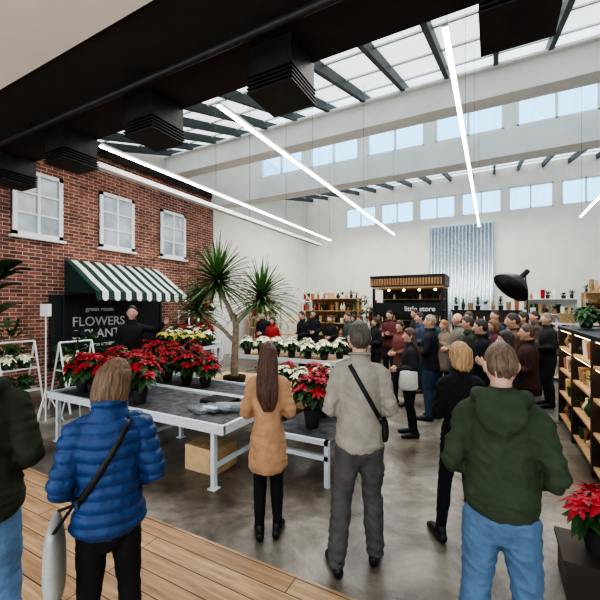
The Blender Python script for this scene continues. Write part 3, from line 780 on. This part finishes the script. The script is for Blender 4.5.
# tripod camera, light stand left
b=B(); c=V((-5.95,3.45,0))
for k in range(3): a=k*2.094+.4; b.cyl(c+V((0,0,1.2)),c+V((.28*math.cos(a),.28*math.sin(a),.01)),.014,.011,'galvw',6)
b.cyl(c+V((0,0,1.0)),c+V((0,0,1.4)),.014,.014,'black',8); b.box(c+V((0,0,1.46)),(.14,.10,.10),'black'); b.cyl(c+V((.04,.02,1.46)),c+V((.16,.08,1.46)),.04,.045,'black',12)
b.finish('camera_tripod')
b=B(); c=V((-6.40,3.2,0))
for k in range(3): a=k*2.094+1; b.cyl(c+V((0,0,.55)),c+V((.25*math.cos(a),.25*math.sin(a),.01)),.012,.010,'wframe',6)
b.cyl(c+V((0,0,.05)),c+V((0,0,1.75)),.013,.010,'wframe',8); b.box(c+V((0,0,1.85)),(.24,.05,.20),'wframe'); b.box(c+V((.03,-.03,1.85)),(.2,.012,.16),'wframe')
b.finish('light_stand')
for (x,y) in((-6.95,3.7),(-7.8,3.1)):
    b=B()
    for yy in(y,y+.6): 
        b.cyl((x-.35,yy,0),(x,yy,1.25),.018,.018,'wframe',6); b.cyl((x+.35,yy,0),(x,yy,1.25),.018,.018,'wframe',6)
    for z,h in((.35,.25),(.75,.14)): b.bb(x-h,x+h,y-.02,y+.62,z-.015,z+.005,'wframe')
    b.cyl((x,y,1.25),(x,y+.6,1.25),.018,.018,'wframe',6)
    for k in range(2): poinsettia(b,(x,y+.15+.3*k,.755),.13,.14,'cream',6,True,.1)
    for k in range(2): poinsettia(b,(x,y+.15+.3*k,.355),.16,.16,'green',6,True,.1)
    b.finish('plant_display_stand')

# ================================================================== PEOPLE
D=.03
spk=V((-5.75,4.3))
person('man_in_grey_shirt',(-.86,2.52,0),(-.42,.90),1.79,.96,top=(.31,.28,.235),t=.010,hem=.89,hemr=(.172,.138),legs=(.085,.082,.08),hair=(.09,.075,.06),hairstyle='short',arms='front',
       feet=((-.17,-.05,12),(.12,.08,-14)),strap=(-.075,1.455,.155,1.05),style='shirt',bag=(.175,.06,.99,.2,.035,.15,'black'),head=(8,0))
person('woman_in_camel_coat',(-1.64,2.50,0),(-.5,.86),1.60,.86,top=(.44,.26,.145),t=.014,hem=.66,hemr=(.175,.145),legs=(.012,.012,.014),slim=True,hair=(.085,.038,.022),hairstyle='long',arms='front',
       feet=((-.075,0,6),(.085,.03,-10)),style='coat')
person('woman_in_blue_puffer_jacket',(-1.68,1.13,D),(-.83,.55),1.60,.92,top=(.018,.050,.145),t=.032,hem=.90,hemr=(.185,.15),legs=(.012,.012,.013),slim=True,hair=(.15,.085,.045),hairstyle='bob',arms='pocket',
       feet=((-.12,0,6),(.12,.03,-8)),style='puffer',trough=.38,strap=(.10,1.45,-.17,1.0),bag=(-.25,.02,.76,.30,.045,.34,'leather'),head=(-14,-8,9))
person('man_in_green_hoodie',(.035,2.03,D),(.02,1.0),1.69,.96,top=(.040,.056,.032),t=.020,hem=.93,hemr=(.172,.145),legs=(.085,.155,.26),hair=(.14,.09,.055),hairstyle='buzz',arms='pocket',
       feet=((-.15,0,8),(.15,.05,-10)),style='hood',head=(14,-4))
person('person_in_olive_jacket',(-2.28,.82,D),(-.8,.6),1.74,1.0,top=(.03,.036,.022),t=.035,hem=.85,hemr=(.2,.16),legs=(.10,.18,.30),hair=(.04,.025,.02),hairstyle='short',arms='pocket',style='hood',feet=((-.13,0,6),(.13,.03,-8)))
person('woman_in_black_jacket',(-.24,3.24,0),(-.40,.9),1.60,.9,top=(.014,.014,.016),t=.020,hem=.80,hemr=(.17,.135),legs=(.013,.013,.016),slim=True,hair=(.46,.28,.14),hairstyle='bob',arms='front',
       feet=((-.19,-.02,10),(.13,.10,-8)),style='jacket',head=(25,0),lod=0)
person('man_speaking',(-5.75,4.3,0),(.75,-.45),1.92,1.0,top=(.020,.020,.022),t=.012,hem=.92,legs=(.02,.02,.022),hair=(.03,.02,.015),arms='point',head=(-10,0),lod=1,style='shirt') 
C=[
 ('woman',-1.08,5.45,1.58,.9,(.03,.03,.033),(.10,.05,.03),'long','front',(.015,.015,.016),'jacket'),
 ('man',-.93,6.40,1.76,1,(.02,.022,.026),(.32,.24,.17),'short','cross',(.04,.06,.10),'jacket'),
 ('man',-.14,5.85,1.72,1,(.013,.014,.018),(.03,.02,.015),'short','front',(.02,.02,.024),'jacket'),
 ('woman',.14,5.05,1.60,.9,(.02,.018,.018),(.03,.02,.015),'bob','phone',(.02,.02,.024),'coat'),
 ('man',.30,6.50,1.80,1,(.12,.075,.055),(.05,.035,.03),'short','cross',(.03,.03,.04),'shirt'),
 ('woman',-1.59,7.10,1.63,.9,(.16,.06,.05),(.06,.03,.02),'long','front',(.02,.02,.025),'jacket'),
 ('man',-.58,7.40,1.78,1,(.16,.15,.13),(.12,.10,.09),'bald','front',(.04,.05,.08),'shirt'),
 ('woman',.02,7.55,1.66,.9,(.09,.03,.04),(.20,.10,.05),'bob','cross',(.02,.02,.025),'coat'),
 ('man',.50,7.90,1.80,1,(.02,.025,.03),(.04,.03,.02),'short','mixed',(.03,.03,.035),'jacket'),
 ('woman',-.90,8.10,1.62,.9,(.20,.16,.12),(.30,.18,.08),'long','phone',(.02,.02,.03),'coat'),
 ('man',-1.43,8.35,1.77,1,(.05,.07,.11),(.03,.02,.018),'short','front',(.03,.04,.07),'hood'),
 ('woman',-2.46,8.45,1.65,.9,(.02,.02,.025),(.04,.02,.015),'bob','front',(.02,.02,.02),'jacket'),
 ('man',-2.40,9.50,1.80,1,(.12,.04,.04),(.03,.02,.015),'short','cross',(.03,.03,.03),'shirt'),
 ('man',-3.26,8.70,1.76,1,(.05,.07,.06),(.06,.04,.03),'short','front',(.03,.03,.03),'jacket'),
 ('woman',-3.42,10.1,1.66,.9,(.25,.23,.20),(.05,.03,.02),'long','front',(.03,.03,.05),'coat'),
 ('man',-.48,9.4,1.79,1,(.09,.09,.09),(.10,.07,.05),'short','front',(.03,.03,.04),'jacket'),
 ('woman',-4.2,9.7,1.64,.9,(.02,.02,.02),(.04,.02,.02),'bun','front',(.02,.02,.02),'jacket'),
 ('man',-4.7,8.9,1.78,1,(.015,.015,.02),(.03,.02,.02),'short','front',(.02,.02,.02),'jacket'),
 ('woman',-5.5,8.6,1.62,.9,(.30,.03,.03),(.03,.02,.02),'bob','front',(.02,.02,.02),'jacket'),
 ('man',.05,8.8,1.83,1,(.03,.05,.10),(.05,.03,.02),'short','front',(.02,.02,.02),'jacket'),
 ('man',-1.9,10.3,1.84,1,(.04,.04,.045),(.05,.03,.02),'short','front',(.02,.02,.02),'jacket'),
 ('woman',.42,5.75,1.66,.9,(.05,.025,.025),(.10,.06,.04),'bun','front',(.02,.02,.02),'jacket'),
 ('man',-6.3,9.3,1.76,1,(.02,.02,.025),(.03,.02,.02),'short','front',(.02,.02,.02),'jacket'),
 ('woman',-3.9,10.9,1.66,.9,(.05,.06,.09),(.05,.03,.02),'bob','front',(.02,.02,.02),'jacket'),
 ('man',.80,9.3,1.80,1,(.10,.08,.06),(.05,.03,.02),'short','front',(.02,.02,.03),'jacket'),
 ('woman',.35,9.9,1.68,.9,(.22,.18,.14),(.10,.05,.03),'long','front',(.02,.02,.02),'jacket'),
 ('man',-5.0,10.2,1.80,1,(.02,.02,.03),(.04,.03,.02),'short','front',(.02,.02,.02),'jacket'),
 ('man',.92,8.3,1.78,1,(.03,.03,.03),(.25,.2,.15),'short','front',(.03,.03,.03),'jacket'),
 ('woman',-1.25,9.3,1.68,.9,(.03,.08,.09),(.05,.03,.02),'bob','front',(.02,.02,.02),'coat'),
 ('woman',-2.55,7.55,1.60,.9,(.025,.02,.02),(.10,.05,.03),'long','cross',(.02,.02,.02),'coat'),
 ('man',-.35,6.70,1.74,1,(.035,.045,.03),(.05,.04,.03),'short','front',(.03,.04,.06),'hood'),
]
for i,(k,x,y,H,w,top,hr,hs,ar,lg,sty) in enumerate(C):
    f=(spk-V((x,y))).normalized(); j=math.radians(random.uniform(-25,25)); f=V((f.x*math.cos(j)-f.y*math.sin(j),f.x*math.sin(j)+f.y*math.cos(j)))
    if i in(1,4): f=V((-.9,.1))
    person('standing_'+k,(x,y,0),(f.x,f.y),H,w,top=top,t=.02,hem=.86 if sty!='coat' else .66,hemr=None if sty!='coat' else (.175,.145),legs=lg,slim=(k=='woman'),hair=hr,hairstyle=hs,arms=ar,style=sty,
        lod=1 if y<7 else 2,feet=((-.11,random.uniform(-.05,.05),8),(.11,random.uniform(-.05,.08),-8)),head=(random.uniform(-15,15),random.uniform(-8,3)),
        bag=(-.22,.04,.95,.28,.06,.26,'canv') if i==0 else None)

# ================================================================== LIGHT
w=bpy.data.worlds.new('World'); scene.world=w; w.use_nodes=True
bg=w.node_tree.nodes['Background']; bg.inputs[0].default_value=(.80,.91,1,1); bg.inputs[1].default_value=2.0
def area(name,loc,rot,sx,sy,e,col=(1,1,1)):
    l=bpy.data.lights.new(name,'AREA'); l.shape='RECTANGLE'; l.size=sx; l.size_y=sy; l.energy=e; l.color=col
    o=bpy.data.objects.new(name,l); COL.objects.link(o); o.location=loc; o.rotation_euler=rot; return o
area('hall_fill',(-3,6.2,5.6),(0,0,0),8,3.5,260,(1,.97,.93)); area('hall_fill',(-3,14.4,6.0),(0,0,0),10,5,330,(1,.96,.90))  # unseen area lamps added under the roof to brighten the hall
area('mezzanine_fill',(-1,-.6,3.8),(0,0,0),6,1.5,40,(1,.95,.88))  # added fill below the mezzanine ceiling, no visible fitting
# ================================================================== CAMERA
cam=bpy.data.cameras.new('camera'); co=bpy.data.objects.new('camera',cam); COL.objects.link(co)
co.location=(0,0,1.9); co.rotation_euler=(math.pi/2,0,math.radians(28.2)); cam.lens=21.6; cam.sensor_width=36; cam.shift_y=7/600; cam.clip_start=.05
scene.camera=co
try:
    scene.view_settings.view_transform='AgX'; scene.view_settings.look='AgX - High Contrast'; scene.view_settings.exposure=.35
except Exception as e: print(e)
